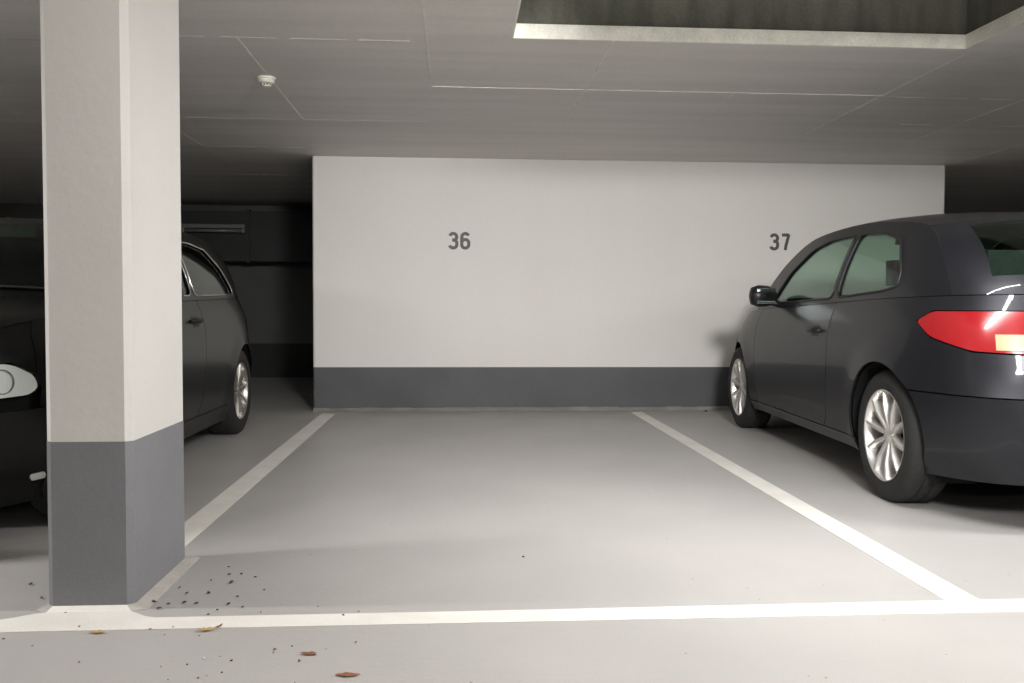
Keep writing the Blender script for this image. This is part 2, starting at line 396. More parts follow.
# added floodlight, out of view, put in to brighten the end wall
t = empty('added_floodlight', (.95, -.3, CEIL)); tag(t, 'added white floodlight on the aisle ceiling brightening the end wall', 'lamp')
MB().box(-.15, .15, -.10, .10, -.10, -.03).build('housing', M['lamp_body'], t, bevel=.015)
MB().lathe_z([(0, 0), (.03, 0), (.03, -.04), (0, -.04)], n=16).build('bracket', M['lamp_body'], t)
MB().box(-.12, .12, .101, .106, -.09, -.04).build('lens', M['tube'], t)
d = bpy.data.lights.new('added_wall_flood', 'SPOT'); d.energy = 1450; d.spot_size = math.radians(72); d.spot_blend = 1.0; d.shadow_soft_size = .30; d.color = (1, .99, .975)
o = bpy.data.objects.new('added_wall_flood', d); COL.objects.link(o); o.location = (.95, -.17, CEIL - .10)
o.rotation_euler = (Vector((1.0, 7.78, 1.5)) - Vector(o.location)).to_track_quat('-Z', 'Y').to_euler()
struct(MB().box(VX0 - .12, VX1n + .12, VY0 - .12, VY1 + .12, HT, HT + .1).build('ceiling_shaft', M['concrete']), 'concrete lid over the shaft')

# ------------------------------------------------------------------ cars
def pip(tab):
    xs = [a for a, b in tab]; ys = [b for a, b in tab]
    n = len(xs); d = [(ys[i + 1] - ys[i]) / (xs[i + 1] - xs[i]) for i in range(n - 1)]
    mm = [d[0]] + [0 if d[i - 1] * d[i] <= 0 else 2 * d[i - 1] * d[i] / (d[i - 1] + d[i]) for i in range(1, n - 1)] + [d[-1]]
    def f(x):
        if x <= xs[0]: return ys[0]
        if x >= xs[-1]: return ys[-1]
        i = 0
        while x > xs[i + 1]: i += 1
        h = xs[i + 1] - xs[i]; t = (x - xs[i]) / h
        return (2 * t**3 - 3 * t**2 + 1) * ys[i] + (t**3 - 2 * t**2 + t) * h * mm[i] + (-2 * t**3 + 3 * t**2) * ys[i + 1] + (t**3 - t**2) * h * mm[i + 1]
    return f

def inside(p, poly):
    x, y = p; c = False; n = len(poly); j = n - 1
    for i in range(n):
        xi, yi = poly[i]; xj, yj = poly[j]
        if (yi > y) != (yj > y) and x < (xj - xi) * (y - yi) / (yj - yi) + xi: c = not c
        j = i
    return c
def densify(poly, step=.05):
    out = []
    for k in range(len(poly)):
        a = poly[k]; b = poly[(k + 1) % len(poly)]; d = math.dist(a, b); n = max(1, math.ceil(d / step))
        for q in range(n): out.append((a[0] + (b[0] - a[0]) * q / n, a[1] + (b[1] - a[1]) * q / n))
    return out
def signed_area(p): return sum(p[i][0] * p[(i + 1) % len(p)][1] - p[(i + 1) % len(p)][0] * p[i][1] for i in range(len(p))) / 2
def inset(poly, g):
    if g == 0: return list(poly)
    p = []
    for q in poly:
        if not p or math.dist(p[-1], q) > 1e-5: p.append(q)
    if math.dist(p[0], p[-1]) < 1e-5: p.pop()
    s = 1 if signed_area(p) > 0 else -1; out = []; n = len(p)
    for i in range(n):
        a, b, c = p[i - 1], p[i], p[(i + 1) % n]
        d1 = Vector((b[0] - a[0], b[1] - a[1])).normalized(); d2 = Vector((c[0] - b[0], c[1] - b[1])).normalized()
        n1 = Vector((-d1.y, d1.x)) * s; n2 = Vector((-d2.y, d2.x)) * s; mid = n1 + n2
        if mid.length < .2: mid = n1
        mid.normalize(); k = g / max(.4, mid.dot(n1)); out.append((b[0] + mid.x * k, b[1] + mid.y * k))
    return out
def round_poly(poly, r, n=4):
    out = []; N = len(poly)
    for i in range(N):
        a, b, d = Vector(poly[i - 1]), Vector(poly[i]), Vector(poly[(i + 1) % N]); la, ld = (a - b).length, (d - b).length
        k = min(r, .42 * la, .42 * ld); p = b + (a - b).normalized() * k; q = b + (d - b).normalized() * k
        for j in range(n + 1):
            t = j / n; w = p * (1 - t) ** 2 + b * 2 * t * (1 - t) + q * t * t; out.append((w.x, w.y))
    return out
def seg_dist(p, a, b):
    ax, ay = a; bx, by = b; dx, dy = bx - ax, by - ay; l = dx * dx + dy * dy
    t = 0 if l == 0 else max(0, min(1, ((p[0] - ax) * dx + (p[1] - ay) * dy) / l))
    return math.hypot(p[0] - ax - t * dx, p[1] - ay - t * dy)
def cdt(poly, holes=(), step=.06):
    loops = [densify(poly, step)] + [densify(h, step) for h in holes]
    V = []; E = []
    for lp in loops:
        b = len(V); V += lp; E += [(b + i, b + (i + 1) % len(lp)) for i in range(len(lp))]
    xs = [p[0] for p in loops[0]]; ys = [p[1] for p in loops[0]]
    nx = int((max(xs) - min(xs)) / step); ny = int((max(ys) - min(ys)) / step)
    segs = [(V[a], V[b]) for a, b in E]
    for i in range(1, nx + 1):
        for j in range(1, ny + 1):
            p = (min(xs) + i * step + .0007 * j, min(ys) + j * step)
            if inside(p, loops[0]) and not any(inside(p, h) for h in loops[1:]) and min(seg_dist(p, *s) for s in segs) > step * .45: V.append(p)
    r = delaunay_2d_cdt([Vector(p) for p in V], E, [], 0, 1e-6)
    vs = [tuple(v) for v in r[0]]; fs = []
    for f in r[2]:
        c = (sum(vs[k][0] for k in f) / len(f), sum(vs[k][1] for k in f) / len(f))
        if inside(c, loops[0]) and not any(inside(c, h) for h in loops[1:]):
            if signed_area([vs[k] for k in f]) < 0: f = list(reversed(f))
            fs.append(tuple(f))
    return vs, fs

class Car:
    """body described by a side outline (s, z) that is wrapped round a rounded plan"""
    def __init__(c, spec, root):
        c.p = spec; c.root = root
        c.W = spec['half_width']; c.belt = pip(spec['belt']); c.w = pip(spec['w']); c.F = pip(spec['F']); c.R = pip(spec['R'])
        c.x0, c.x1, c.nf, c.nr = spec['x0'], spec['x1'], spec['nf'], spec['nr']
        c.Lf, c.tf = c.table(c.F(.6) - c.x0, c.nf); c.Lr, c.tr = c.table(c.x1 - c.R(.6), c.nr)
        c.SF = c.x0 + c.Lf; c.SR = c.x1 - c.Lr
    def table(c, L, n):
        N = 400; pts = []
        for k in range(N + 1):
            t = PI / 2 * k / N; pts.append((L * math.sin(t) ** (2 / n), c.W * max(0, math.cos(t)) ** (2 / n)))
        d = [0]
        for k in range(N): d.append(d[-1] + math.dist(pts[k], pts[k + 1]))
        return d[-1], [(a, PI / 2 * k / N) for k, a in enumerate(d)]
    def tt(c, tab, a):
        lo, hi = 0, len(tab) - 1
        if a <= 0: return 0.0
        if a >= tab[-1][0]: return PI / 2
        while hi - lo > 1:
            md = (lo + hi) // 2
            if tab[md][0] < a: lo = md
            else: hi = md
        a0, t0 = tab[lo]; a1, t1 = tab[hi]; return t0 + (t1 - t0) * (a - a0) / (a1 - a0 + 1e-12)
    def S(c, s, z, off=0.0):
        b = c.belt(s); g = min(1.0, z / b); W = c.W * c.w(g)
        if s > c.x0:
            t = c.tt(c.tf, s - c.x0); e = 2 / c.nf
            x = c.x0 + (c.F(g) - c.x0) * math.sin(t) ** e; y = W * max(0, math.cos(t)) ** e
        elif s < c.x1:
            t = c.tt(c.tr, c.x1 - s); e = 2 / c.nr
            x = c.x1 + (c.R(g) - c.x1) * math.sin(t) ** e; y = W * max(0, math.cos(t)) ** e
        else: x, y = s, W
        if z > b:
            d = z - b; y -= c.p['tumble'] * d + c.p['tumble2'] * d * d
        for ax in (c.p['xf'], c.p['xr']):            # swelling round the wheel arches
            r = math.hypot(s - ax, z - c.p['rw']); ra = c.p['ra']
            if y > .4 and z <= b: y += .016 * math.exp(-((r - ra) / .075) ** 2)
        y = max(y, 0.0)
        return Vector((x, y, z))
    def N(c, s, z):
        e = .004; a = c.S(s + e, z) - c.S(s - e, z); b = c.S(s, z + e) - c.S(s, z - e); n = b.cross(a)
        if n.length < 1e-9: return Vector((0, 1, 0))
        n.normalize(); q = c.S(s, z); ref = Vector((max(-1, min(1, (q.x) / 2.2)) * .5, q.y, .1))
        return n if n.dot(ref) > 0 else -n
    def panel(c, name, poly, mat, side=1, holes=(), off=0.0, thick=.012, gap=.003, both=False, parent=None, step=.06):
        po = inset(poly, gap)
        if both: po = [(c.SF if abs(q[0] - c.SF) < .007 else c.SR if abs(q[0] - c.SR) < .007 else q[0], q[1]) for q in po]
        hs = [inset(h, -gap) for h in holes]
        vs, fs = cdt(po, hs, step); m = MB()
        def half(sg):
            b = len(m.v); n = len(vs); out = []; inn = []
            for (s, z) in vs:
                q = c.S(s, z); nn = c.N(s, z)
                if both and (s > c.SF - .001 or s < c.SR + .001): q.y = 0; nn.y = 0
                out.append(q + nn * off); inn.append(q + nn * (off - thick))
            for L in (out, inn): m.v.extend([(v.x, v.y * sg, v.z) for v in L])
            # edge use
            ed = {}
            for f in fs:
                for k in range(len(f)):
                    e = (f[k], f[(k + 1) % len(f)])
                    if (e[1], e[0]) in ed: del ed[(e[1], e[0])]
                    else: ed[e] = 1
            for f in fs:
                o_ = [b + k for k in f]; i_ = [b + n + k for k in f]
                # (s, z) counter clockwise seen from +y has x growing to the left: flip for the left side
                if sg > 0: m.f.append(tuple(reversed(o_))); m.f.append(tuple(i_))
                else: m.f.append(tuple(o_)); m.f.append(tuple(reversed(i_)))
                m.i += [0, 0]
            base = len(m.v)
            for (a, d) in ed:
                if both and ((vs[a][0] > c.SF - .001 and vs[d][0] > c.SF - .001) or (vs[a][0] < c.SR + .001 and vs[d][0] < c.SR + .001)): continue
                k = len(m.v); m.v += [m.v[b + a], m.v[b + d], m.v[b + n + d], m.v[b + n + a]]
                m.f.append((k, k + 1, k + 2, k + 3) if sg > 0 else (k + 3, k + 2, k + 1, k)); m.i.append(0)
        if both:
            half(1); n1 = len(m.v); half(-1); skin = set(range(2 * len(vs))) | set(range(n1, n1 + 2 * len(vs)))
        else: half(side)
        o = mesh(name, m.v, m.f, mat, parent or c.root, True)
        if both:
            bm = bmesh.new(); bm.from_mesh(o.data); bm.verts.ensure_lookup_table()
            bmesh.ops.remove_doubles(bm, verts=[v for v in bm.verts if v.index in skin and abs(v.co.y) < 1e-4], dist=.0005)
            bm.to_mesh(o.data); bm.free()
        try: o.data.set_sharp_from_angle(angle=math.radians(50))
        except Exception: pass
        return o
    def line(c, pts, off=0.0, side=1, n=8):
        out = []
        for k in range(len(pts) - 1):
            for q in range(n):
                s = pts[k][0] + (pts[k + 1][0] - pts[k][0]) * q / n; z = pts[k][1] + (pts[k + 1][1] - pts[k][1]) * q / n
                p = c.S(s, z) + c.N(s, z) * off; out.append((p.x, p.y * side, p.z))
        p = c.S(*pts[-1]) + c.N(*pts[-1]) * off; out.append((p.x, p.y * side, p.z)); return out

def smooth_curve(pts, n=8):
    out = []; P = [Vector(p) for p in pts]
    for k in range(len(P) - 1):
        p0 = P[max(k - 1, 0)]; p1 = P[k]; p2 = P[k + 1]; p3 = P[min(k + 2, len(P) - 1)]
        for q in range(n):
            t = q / n; out.append(.5 * ((2 * p1) + (p2 - p0) * t + (2 * p0 - 5 * p1 + 4 * p2 - p3) * t * t + (3 * p1 - p0 - 3 * p2 + p3) * t ** 3))
    out.append(P[-1]); return out
def resample(pts, n):
    P = [Vector(p) for p in pts]; d = [0]
    for k in range(len(P) - 1): d.append(d[-1] + (P[k + 1] - P[k]).length)
    out = []
    for q in range(n + 1):
        a = d[-1] * q / n; k = 0
        while k < len(P) - 2 and d[k + 1] < a: k += 1
        l = d[k + 1] - d[k]; t = 0 if l < 1e-9 else (a - d[k]) / l; out.append(P[k].lerp(P[k + 1], min(1, t)))
    return out
def coons(front, rear, left, right, nu, nv, bulge=0.0, bdir=(0, 0, 1), edge=None):
    """front/rear run over u, left/right run front to rear over v"""
    A = resample(front, nu); B = resample(rear, nu); Lc = resample(left, nv); Rc = resample(right, nv); G = []
    bd = Vector(bdir).normalized()
    for j in range(nv + 1):
        v = j / nv; row = []
        for i in range(nu + 1):
            u = i / nu
            p = A[i] * (1 - v) + B[i] * v + Lc[j] * (1 - u) + Rc[j] * u - (A[0] * (1 - u) * (1 - v) + A[-1] * u * (1 - v) + B[0] * (1 - u) * v + B[-1] * u * v)
            p = p + bd * bulge * (4 * u * (1 - u)) ** .6 * (4 * v * (1 - v)) ** .6
            row.append(p)
        G.append(row)
    return G
def grid_mesh(name, G, mat, parent, sel=None, thick=.006, off=0.0, up=(0, 0, 1)):
    nv = len(G); nu = len(G[0]); upv = Vector(up)
    nrm = {}
    def nor(j, i):
        a = G[j][min(i + 1, nu - 1)] - G[j][max(i - 1, 0)]; b = G[min(j + 1, nv - 1)][i] - G[max(j - 1, 0)][i]; n = a.cross(b)
        if n.length < 1e-9: return upv
        n.normalize(); return n if n.dot(upv) > 0 else -n
    top = {}; V = []; F = []
    faces = [(j, i) for j in range(nv - 1) for i in range(nu - 1) if (sel is None or sel(i, j))]
    def vid(j, i, lay):
        k = (j, i, lay)
        if k not in top:
            top[k] = len(V); n = nor(j, i); V.append(tuple(G[j][i] + n * (off - (thick if lay else 0))))
        return top[k]
    # orientation
    j0, i0 = faces[len(faces) // 2]; q = (G[j0][i0 + 1] - G[j0][i0]).cross(G[j0 + 1][i0] - G[j0][i0]); flip = q.dot(upv) < 0
    ed = {}
    for (j, i) in faces:
        f = [(j, i), (j, i + 1), (j + 1, i + 1), (j + 1, i)]
        if flip: f.reverse()
        F.append(tuple(vid(*k, 0) for k in f)); F.append(tuple(vid(*k, 1) for k in reversed(f)))
        for k in range(4):
            e = (f[k], f[(k + 1) % 4])
            if (e[1], e[0]) in ed: del ed[(e[1], e[0])]
            else: ed[e] = 1
    for (a, b) in ed:
        k = len(V); V += [V[vid(*b, 0)], V[vid(*a, 0)], V[vid(*a, 1)], V[vid(*b, 1)]]; F.append((k, k + 1, k + 2, k + 3))
    return mesh(name, V, F, mat, parent, True)

def circ(cx, cz, r, a0, a1, n=20): return [(cx + r * math.cos(math.radians(a0 + (a1 - a0) * k / n)), cz + r * math.sin(math.radians(a0 + (a1 - a0) * k / n))) for k in range(n + 1)]

def make_wheel(root, x, y, side, r, rim_r, spokes, rim_mat, wid=.20):
    """tyre mesh named wheel, with rim, spokes and hub beneath it; outer face on the side given"""
    h = wid / 2
    prof = [(rim_r * .99, -h * .86), (rim_r + .012, -h * .98), (r - .045, -h * 1.05), (r - .014, -h * .92), (r, -h * .72), (r, -h * .3), (r - .005, -h * .28), (r - .005, -h * .22),
            (r, -h * .2), (r, h * .2), (r - .005, h * .22), (r - .005, h * .28), (r, h * .3), (r, h * .72), (r - .014, h * .92), (r - .045, h * 1.05), (rim_r + .012, h * .98), (rim_r * .99, h * .86)]
    w = MB().lathe_y(prof, n=56).build('wheel', M['rubber'], root, auto=True); w.location = (x, y - side * h, r)
    s = side
    R = rim_r
    MB().lathe_y([(R * .995, s * h * .90), (R * 1.015, s * h * .97), (R * .985, s * h * .96), (R * .955, s * h * .86), (R * .94, s * h * .55), (R * .90, -s * h * .8), (R * .99, -s * h * .88)], n=56).build('rim', rim_mat, w, auto=True)
    m = MB()
    for k in range(spokes):
        a = 2 * PI * k / spokes + .2; ca, sa = math.cos(a), math.sin(a)
        wd0, wd1 = .030 if spokes > 8 else .036, .020 if spokes > 8 else .028
        b = len(m.v); tx, tz = -sa, ca
        for rr, wd, yo in ((R * .16, wd0, h * .60), (R * .60, (wd0 + wd1) * .5, h * .80), (R * .96, wd1, h * .80)):
            for sg, dy in ((-1, 0), (-.6, .012), (.6, .012), (1, 0), (1, -.03), (-1, -.03)):
                m.v.append((rr * ca + tx * wd * .5 * sg, s * (yo + dy), rr * sa + tz * wd * .5 * sg))
        for q in range(2):
            for e in range(6):
                f = (e + 1) % 6; m.f.append((b + q * 6 + e, b + q * 6 + f, b + q * 6 + 6 + f, b + q * 6 + 6 + e)); m.i.append(0)
    m.build('spokes', rim_mat, w, auto=True)
    MB().lathe_y([(.0, s * h * .80), (R * .13, s * h * .79), (R * .20, s * h * .70), (R * .24, s * h * .45)], n=28).build('hub_cap', rim_mat, w, auto=True)
    MB().lathe_y([(R * .30, s * h * .22), (R * .74, s * h * .22), (R * .74, s * h * .14), (R * .30, s * h * .14)], n=36).build('brake_disc', M['disc'], w)
    MB().lathe_y([(.0, -s * h * .5), (R * .93, -s * h * .5)], n=36).build('inner_hub', M['under'], w)
    return w

def seat(root, x, y, w=.48, back=True):
    m = MB(); pts = [(x + .28, .42), (x + .26, .50), (x - .20, .47), (x - .32, .80), (x - .42, 1.02), (x - .50, 1.02), (x - .44, .78), (x - .34, .38), (x + .2, .34)]
    n = len(pts); b = 0
    for yy in (y - w / 2, y + w / 2):
        m.v += [(p[0], yy, p[1]) for p in pts]
    m.f = [tuple(range(n)), tuple(reversed(range(n, 2 * n)))] + [(k, n + k, n + (k + 1) % n, (k + 1) % n) for k in range(n)]; m.i = [0] * len(m.f)
    s = m.build('seat', M['cloth'], root, bevel=.03, seg=3)
    k = 2 if w > .8 else 1
    for q in range(k):
        yy = y + (0 if k == 1 else (-.3 + .6 * q))
        h = MB().box(x - .54, x - .45, yy - .13, yy + .13, 1.06, 1.20).tube([(x - .49, yy - .05, 1.0), (x - .49, yy - .05, 1.08)], .008).tube([(x - .49, yy + .05, 1.0), (x - .49, yy + .05, 1.08)], .008)
        h.build('headrest', M['cloth'], s, bevel=.02, seg=3)

def build_car(root, p):
    c = Car(p, root); PM = p['paint']; xf, xr, ra, rw = p['xf'], p['xr'], p['ra'], p['rw']; bt = c.belt; SF, SR = c.SF, c.SR
    def beltline(a, b, n=10): return [(a + (b - a) * k / n, bt(a + (b - a) * k / n)) for k in range(n + 1)]
    zs = p.get('zs', .185)                                   # bottom of the skirts
    zb = p['bumper_top']; zbr = p['bumper_top_rear']
    def arch_pts(cx, a0, a1): return circ(cx, rw, ra, a0, a1)
    sa = math.degrees(math.asin((zs - rw) / ra))      # angle where the arch meets the skirt bottom
    ab = math.degrees(math.asin((zb - rw) / ra)); abr = math.degrees(math.asin(min(.95, (zbr - rw) / ra)))
    sill = .255; asl = math.degrees(math.asin((sill - rw) / ra))
    hl = p['headlight']; tl = p['taillight']; gr = p['grille']
    xdf = p['door_front']; 
    for side in (1, -1):
        # fender over the front wheel
        x_hl = hl[0][0]
        poly = [(xdf, sill)] + [(xf - ra * math.cos(math.radians(asl)), sill)] + [(q[0], q[1]) for q in arch_pts(xf, 180 - asl, ab)] + \
               [(hl[0][0] - .0, zb)] + [(hl[0][0], hl[0][1])] + [(hl[-1][0], hl[-1][1])] + [(hl[-1][0], bt(hl[-1][0]))] + list(reversed(beltline(xdf, hl[-1][0])))[1:]
        c.panel('fender', poly, PM, side)
        c.panel('sill', [(xf - ra * math.cos(math.radians(sa)), zs)] + [(xf - ra * math.cos(math.radians(asl)), sill), (xr + ra * math.cos(math.radians(asl)), sill), (xr + ra * math.cos(math.radians(sa)), zs)], PM, side)
        # headlight: bowl, lens
        h = c.panel('headlight', round_poly(hl, .05), M['lamp_bowl'], side, off=-.010, thick=.01, gap=.003)
        c.panel('lens', round_poly(hl, .05), M['lens_clear'], side, off=.001, thick=.003, gap=.003, parent=h)
        cx = sum(q[0] for q in hl) / len(hl); cz = sum(q[1] for q in hl) / len(hl)
        for ds in (-.07, .07):
            q = c.S(cx + ds, cz); nn = c.N(cx + ds, cz); m = MB()
            m.lathe_y([(0, -.03), (.03, -.028), (.045, -.004), (.048, .0), (.044, .0)], n=24)
            b = m.build('reflector', M['chrome'], h, True); b.matrix_local = Matrix.Translation((q.x - nn.x * .004, side * (q.y - nn.y * .004), q.z)) @ Vector((0, 1, 0)).rotation_difference(Vector((nn.x, nn.y * side, nn.z))).to_matrix().to_4x4()
        # panels between fender and tail
        doors = p['doors']
        for k, d in enumerate(doors):
            dr = c.panel('door', d['poly'](c), PM, side)
            hx, hz = d['handle']
            m = MB(); a = c.line([(hx - .085, hz), (hx - .06, hz + .003), (hx + .06, hz + .003), (hx + .085, hz)], .0, side, 4)
            m = MB(); P = []
            for s_, o_ in ((-.085, -.002), (-.07, .022), (.07, .022), (.085, -.002)):
                q = c.S(hx + s_, hz) + c.N(hx + s_, hz) * o_; P.append((q.x, q.y * side, q.z))
            m.tube(P, .0115, 8); m.build('handle', PM if p['handle_paint'] else M['trim'], dr, True)
            c.panel('handle_recess', [(hx - .06, hz - .035), (hx + .06, hz - .035), (hx + .06, hz + .03), (hx - .06, hz + .03)], M['trim'], side, off=.0008, thick=.002, gap=0, parent=dr)
        c.panel('rear_quarter', p['quarter'](c), PM, side)
        # tail light
        t = c.panel('tail_light', round_poly(tl, .03), M['lens_red'], side, off=.004, thick=.014, gap=.003)
        if p.get('tail_inner'): c.panel('lens', p['tail_inner'], M['lens_pale'], side, off=.007, thick=.004, gap=.003, parent=t)
        # greenhouse frame with window holes
        gh = p['greenhouse']; wins = [round_poly(w_, .055) for w_ in p['windows']]
        bl = beltline(gh[-1][0], gh[0][0], 16)
        c.panel('window_frame', bl + [q for q in smooth_curve([(a, b, 0) for a, b in gh], 4)][1:-1] if False else bl + [(q.x, q.y) for q in smooth_curve([(a, b, 0) for a, b in gh], 4)][1:-1],
                PM, side, holes=[inset(w_, -.004) for w_ in wins], off=0, thick=.02, gap=0.0, step=.05)
        for w_ in wins:
            wp = [(q.x, q.y) for q in smooth_curve([(a, b, 0) for a, b in w_ + [w_[0]]], 1)][:-1]
            g = c.panel('side_window', wp, p['glass'], side, off=-.008, thick=.003, gap=-.006)
            if p['chrome_line']:
                loop = wp + [wp[0]]; MB().tube(c.line(loop, .002, side, 4), .0055, 6).build('window_trim', M['chrome'], g, True)
            else:
                loop = wp + [wp[0]]; MB().tube(c.line(loop, .0, side, 4), .007, 6).build('window_trim', M['trim'], g, True)
        # inner liner so that nothing shows through the gaps
        lin = [(xf + ra, .24)] + arch_pts(xf, 0, 180) + arch_pts(xr, 0, 180) + [(xr - ra, .24)]
        poly = [(SF - .3, .22), (xf + ra + .01, .22)] + circ(xf, rw, ra + .012, 0, 180) + [(xf - ra - .012, .22), (xr + ra + .012, .22)] + circ(xr, rw, ra + .012, 0, 180) + [(xr - ra - .012, .22), (SR + .3, .22)] + \
               [(q[0], q[1] - .04) for q in beltline(SR + .3, SF - .3, 24)]
        c.panel('inner_liner', poly, M['under'], side, off=-.05, thick=.004, gap=0, step=.12)
        # wheel wells
        for ax in (xf, xr):
            q = c.W - .012
            m = MB().lathe_y([(.01, -.30), (ra + .004, -.30), (ra + .004, -.02), (ra + .0, -.004)], (ax, 0, rw), 28, 0, -.5, PI + .5)
            o = m.build('wheel_well', M['under'], root, True)
            for v in o.data.vertices:
                if v.co.y > -.05: v.co.y = side * (c.S(v.co.x, min(v.co.z, .9)).y - .014 + v.co.y)
                else: v.co.y = side * (v.co.y + q)
    # bumpers over the full width
    lo = p['lower_grille']
    fb = [(xf + ra * math.cos(math.radians(sa)), zs)] + [(SF, zs), (SF, zb), (hl[0][0], zb)] + [(xf + ra * math.cos(math.radians(ab)), zb)] + arch_pts(xf, ab, sa)
    holes = [p['fog']] if p.get('fog') else []
    c.panel('front_bumper', [(SF, zs), (SF, lo[0]), (SF - lo[2], lo[0]), (SF - lo[2] - .04, lo[1]), (SF, lo[1]), (SF, zb), (hl[0][0], zb), (xf + ra * math.cos(math.radians(ab)), zb)] + arch_pts(xf, ab, sa), PM, both=True, holes=holes, thick=.02)
    g = c.panel('lower_grille', [(SF, lo[0]), (SF - lo[2], lo[0]), (SF - lo[2] - .04, lo[1]), (SF, lo[1])], M['trim'], both=True, off=-.03)
    if p.get('fog'):
        for side in (1, -1):
            f = c.panel('fog_light', p['fog'], M['lamp_bowl'], side, off=-.004, thick=.01, gap=.002)
            c.panel('lens', p['fog'], M['lens_clear'], side, off=-.001, thick=.002, gap=.002, parent=f)
    g = c.panel('grille', [(SF, gr[0]), (SF - gr[2], gr[0]), (SF - gr[2] - .03, gr[1]), (SF, gr[1])], M['trim'], both=True, off=-.02)
    m = MB()
    for k in range(5):
        z = gr[0] + (gr[1] - gr[0]) * (k + .5) / 5
        l = c.line([(SF - gr[2] - .01, z), (SF - .001, z)], -.004, 1, 8); m.tube(l + [(a, -b, d) for a, b, d in reversed(l[:-1])], .005, 6)
    m.build('slats', M['chrome'] if p['chrome_line'] else M['trim'], g, True)
    m = MB(); l = c.line([(SF - .001, gr[0]), (SF - gr[2], gr[0]), (SF - gr[2] - .03, gr[1]), (SF - .001, gr[1])], .0, 1, 5)
    m.tube(l, .008, 6); m.tube([(a, -b, d) for a, b, d in l], .008, 6); m.build('grille_frame', M['chrome'], g, True)
    # small panel between grille and headlight under the hood edge
    for side in (1, -1):
        xin = max(q[0] for q in hl)
        c.panel('nose_panel', [hl[3], hl[4], hl[5]] + [(hl[5][0], bt(hl[5][0]) - .002)] + [(a, b - .002) for a, b in beltline(hl[5][0], xin, 8)[1:]], PM, side, gap=.001)
        c.panel('nose_panel', [(xin, zb), (SF - gr[2], zb), (SF - gr[2] - .03, gr[1]), (SF - gr[2] - .03, bt(SF) - .004), (xin, bt(xin) - .003)], PM, side)
    c.panel('rear_bumper', [(SR, zs + .03), (SR, zbr), (xr - ra * math.cos(math.radians(abr)), zbr)] + arch_pts(xr, 180 - abr, 180 - sa), PM, both=True, thick=.02)
    tgi = p['tailgate_edge']
    tgp = c.panel('tailgate', [(SR, zbr), (tgi, zbr), (tgi, bt(tgi)), ] + beltline(tgi, SR, 6)[1:], PM, both=True, thick=.02)
    # hood
    sc = p['hood_corner']; cw = p['cowl']      # cowl: (x at side, x at centre, z centre)
    fr = [c.S(SF + (sc - SF) * k / 14, bt(SF + (sc - SF) * k / 14)) for k in range(15)]
    front = [Vector((q.x, -q.y, q.z)) for q in reversed(fr[1:])] + fr            # from right corner to the left corner
    front[14].y = 0
    xe = gh[0][0]
    side_l = [c.S(sc + (xe - sc) * k / 14, bt(sc + (xe - sc) * k / 14)) for k in range(15)]
    side_r = [Vector((q.x, -q.y, q.z)) for q in side_l]
    e = side_l[-1]
    cowl = [Vector((e.x + (cw[0] - e.x) * (1 - t * t), t * e.y, e.z + (cw[1] - e.z) * (1 - t ** 4))) for t in [-1 + k / 12 for k in range(25)]]
    G = coons(front, cowl, side_r, side_l, 28, 22, p['hood_bulge'])
    hood = grid_mesh('hood', G, PM, root, thick=.012)
    # windshield
    hd = c.S(*p['header'])
    header = [Vector((hd.x + p['header_bow'] * (1 - t * t), t * hd.y, hd.z + p['header_rise'] * (1 - abs(t) ** 2.5))) for t in [-1 + k / 12 for k in range(25)]]
    ap = [c.S(q.x, q.y) for q in smooth_curve([(a, b, 0) for a, b in gh[:p['n_a'] + 1]], 4)]
    apr = [Vector((q.x, -q.y, q.z)) for q in ap]
    up = (.5, 0, .85)
    G = coons(cowl, header, apr, ap, 28, 20, .05, (.6, 0, .8), )
    grid_mesh('windshield', G, p['glass'], root, lambda i, j: 1 <= i < 27 and 1 <= j < 19, .004, -.001, up)
    grid_mesh('windshield_frame', G, M['trim'] if not p['frame_paint'] else PM, root, lambda i, j: not (1 <= i < 27 and 1 <= j < 19), .01, .001, up)
    # wipers
    for yy in (.1, .62):
        m = MB(); pt = []
        for k in range(9):
            u = (yy + .0 - .55 * k / 8) ; i = int((u / 1.5 + .5) * 28); i = max(1, min(27, i)); pt.append(G[1][i] + Vector((.012, 0, .004)))
        m.tube(pt, .007, 6); m.build('wiper', M['trim'], root, True)
    if p['chrome_line']: MB().tube([q + Vector((.004, 0, .006)) for q in header], .006, 6).build('header_trim', M['chrome'], root, True)
    # roof
    rb = c.S(*p['roof_rear'])
    rear = [Vector((rb.x - p['rear_bow'] * (1 - t * t), t * rb.y, rb.z + p['rear_rise'] * (1 - abs(t) ** 2.5))) for t in [-1 + k / 12 for k in range(25)]]
    sidel = [c.S(q.x, q.y) for q in smooth_curve([(a, b, 0) for a, b in gh[p['n_a']:p['n_r'] + 1]], 5)]
    sider = [Vector((q.x, -q.y, q.z)) for q in sidel]
    G2 = coons(header, rear, sider, sidel, 28, 24, p['roof_bulge'])
    grid_mesh('roof', G2, PM, root, thick=.02)
    # hatch glass
    hl_ = c.S(gh[-1][0], bt(gh[-1][0]))
    low = [c.S(gh[-1][0] + (SR - gh[-1][0]) * k / 14, bt(gh[-1][0] + (SR - gh[-1][0]) * k / 14)) for k in range(15)]
    low = [Vector((q.x, -q.y, q.z)) for q in low] + list(reversed(low[:-1])); low[14].y = 0
    dl = [c.S(q.x, q.y) for q in smooth_curve([(a, b, 0) for a, b in gh[p['n_r']:]], 4)]; drr = [Vector((q.x, -q.y, q.z)) for q in dl]
    G3 = coons(rear, low, drr, dl, 28, 18, .04, (-.8, 0, .5))
    up3 = (-.8, 0, .5)
    grid_mesh('rear_window', G3, p['glass'], root, lambda i, j: 3 <= i < 25 and 2 <= j < 15, .004, -.001, up3)
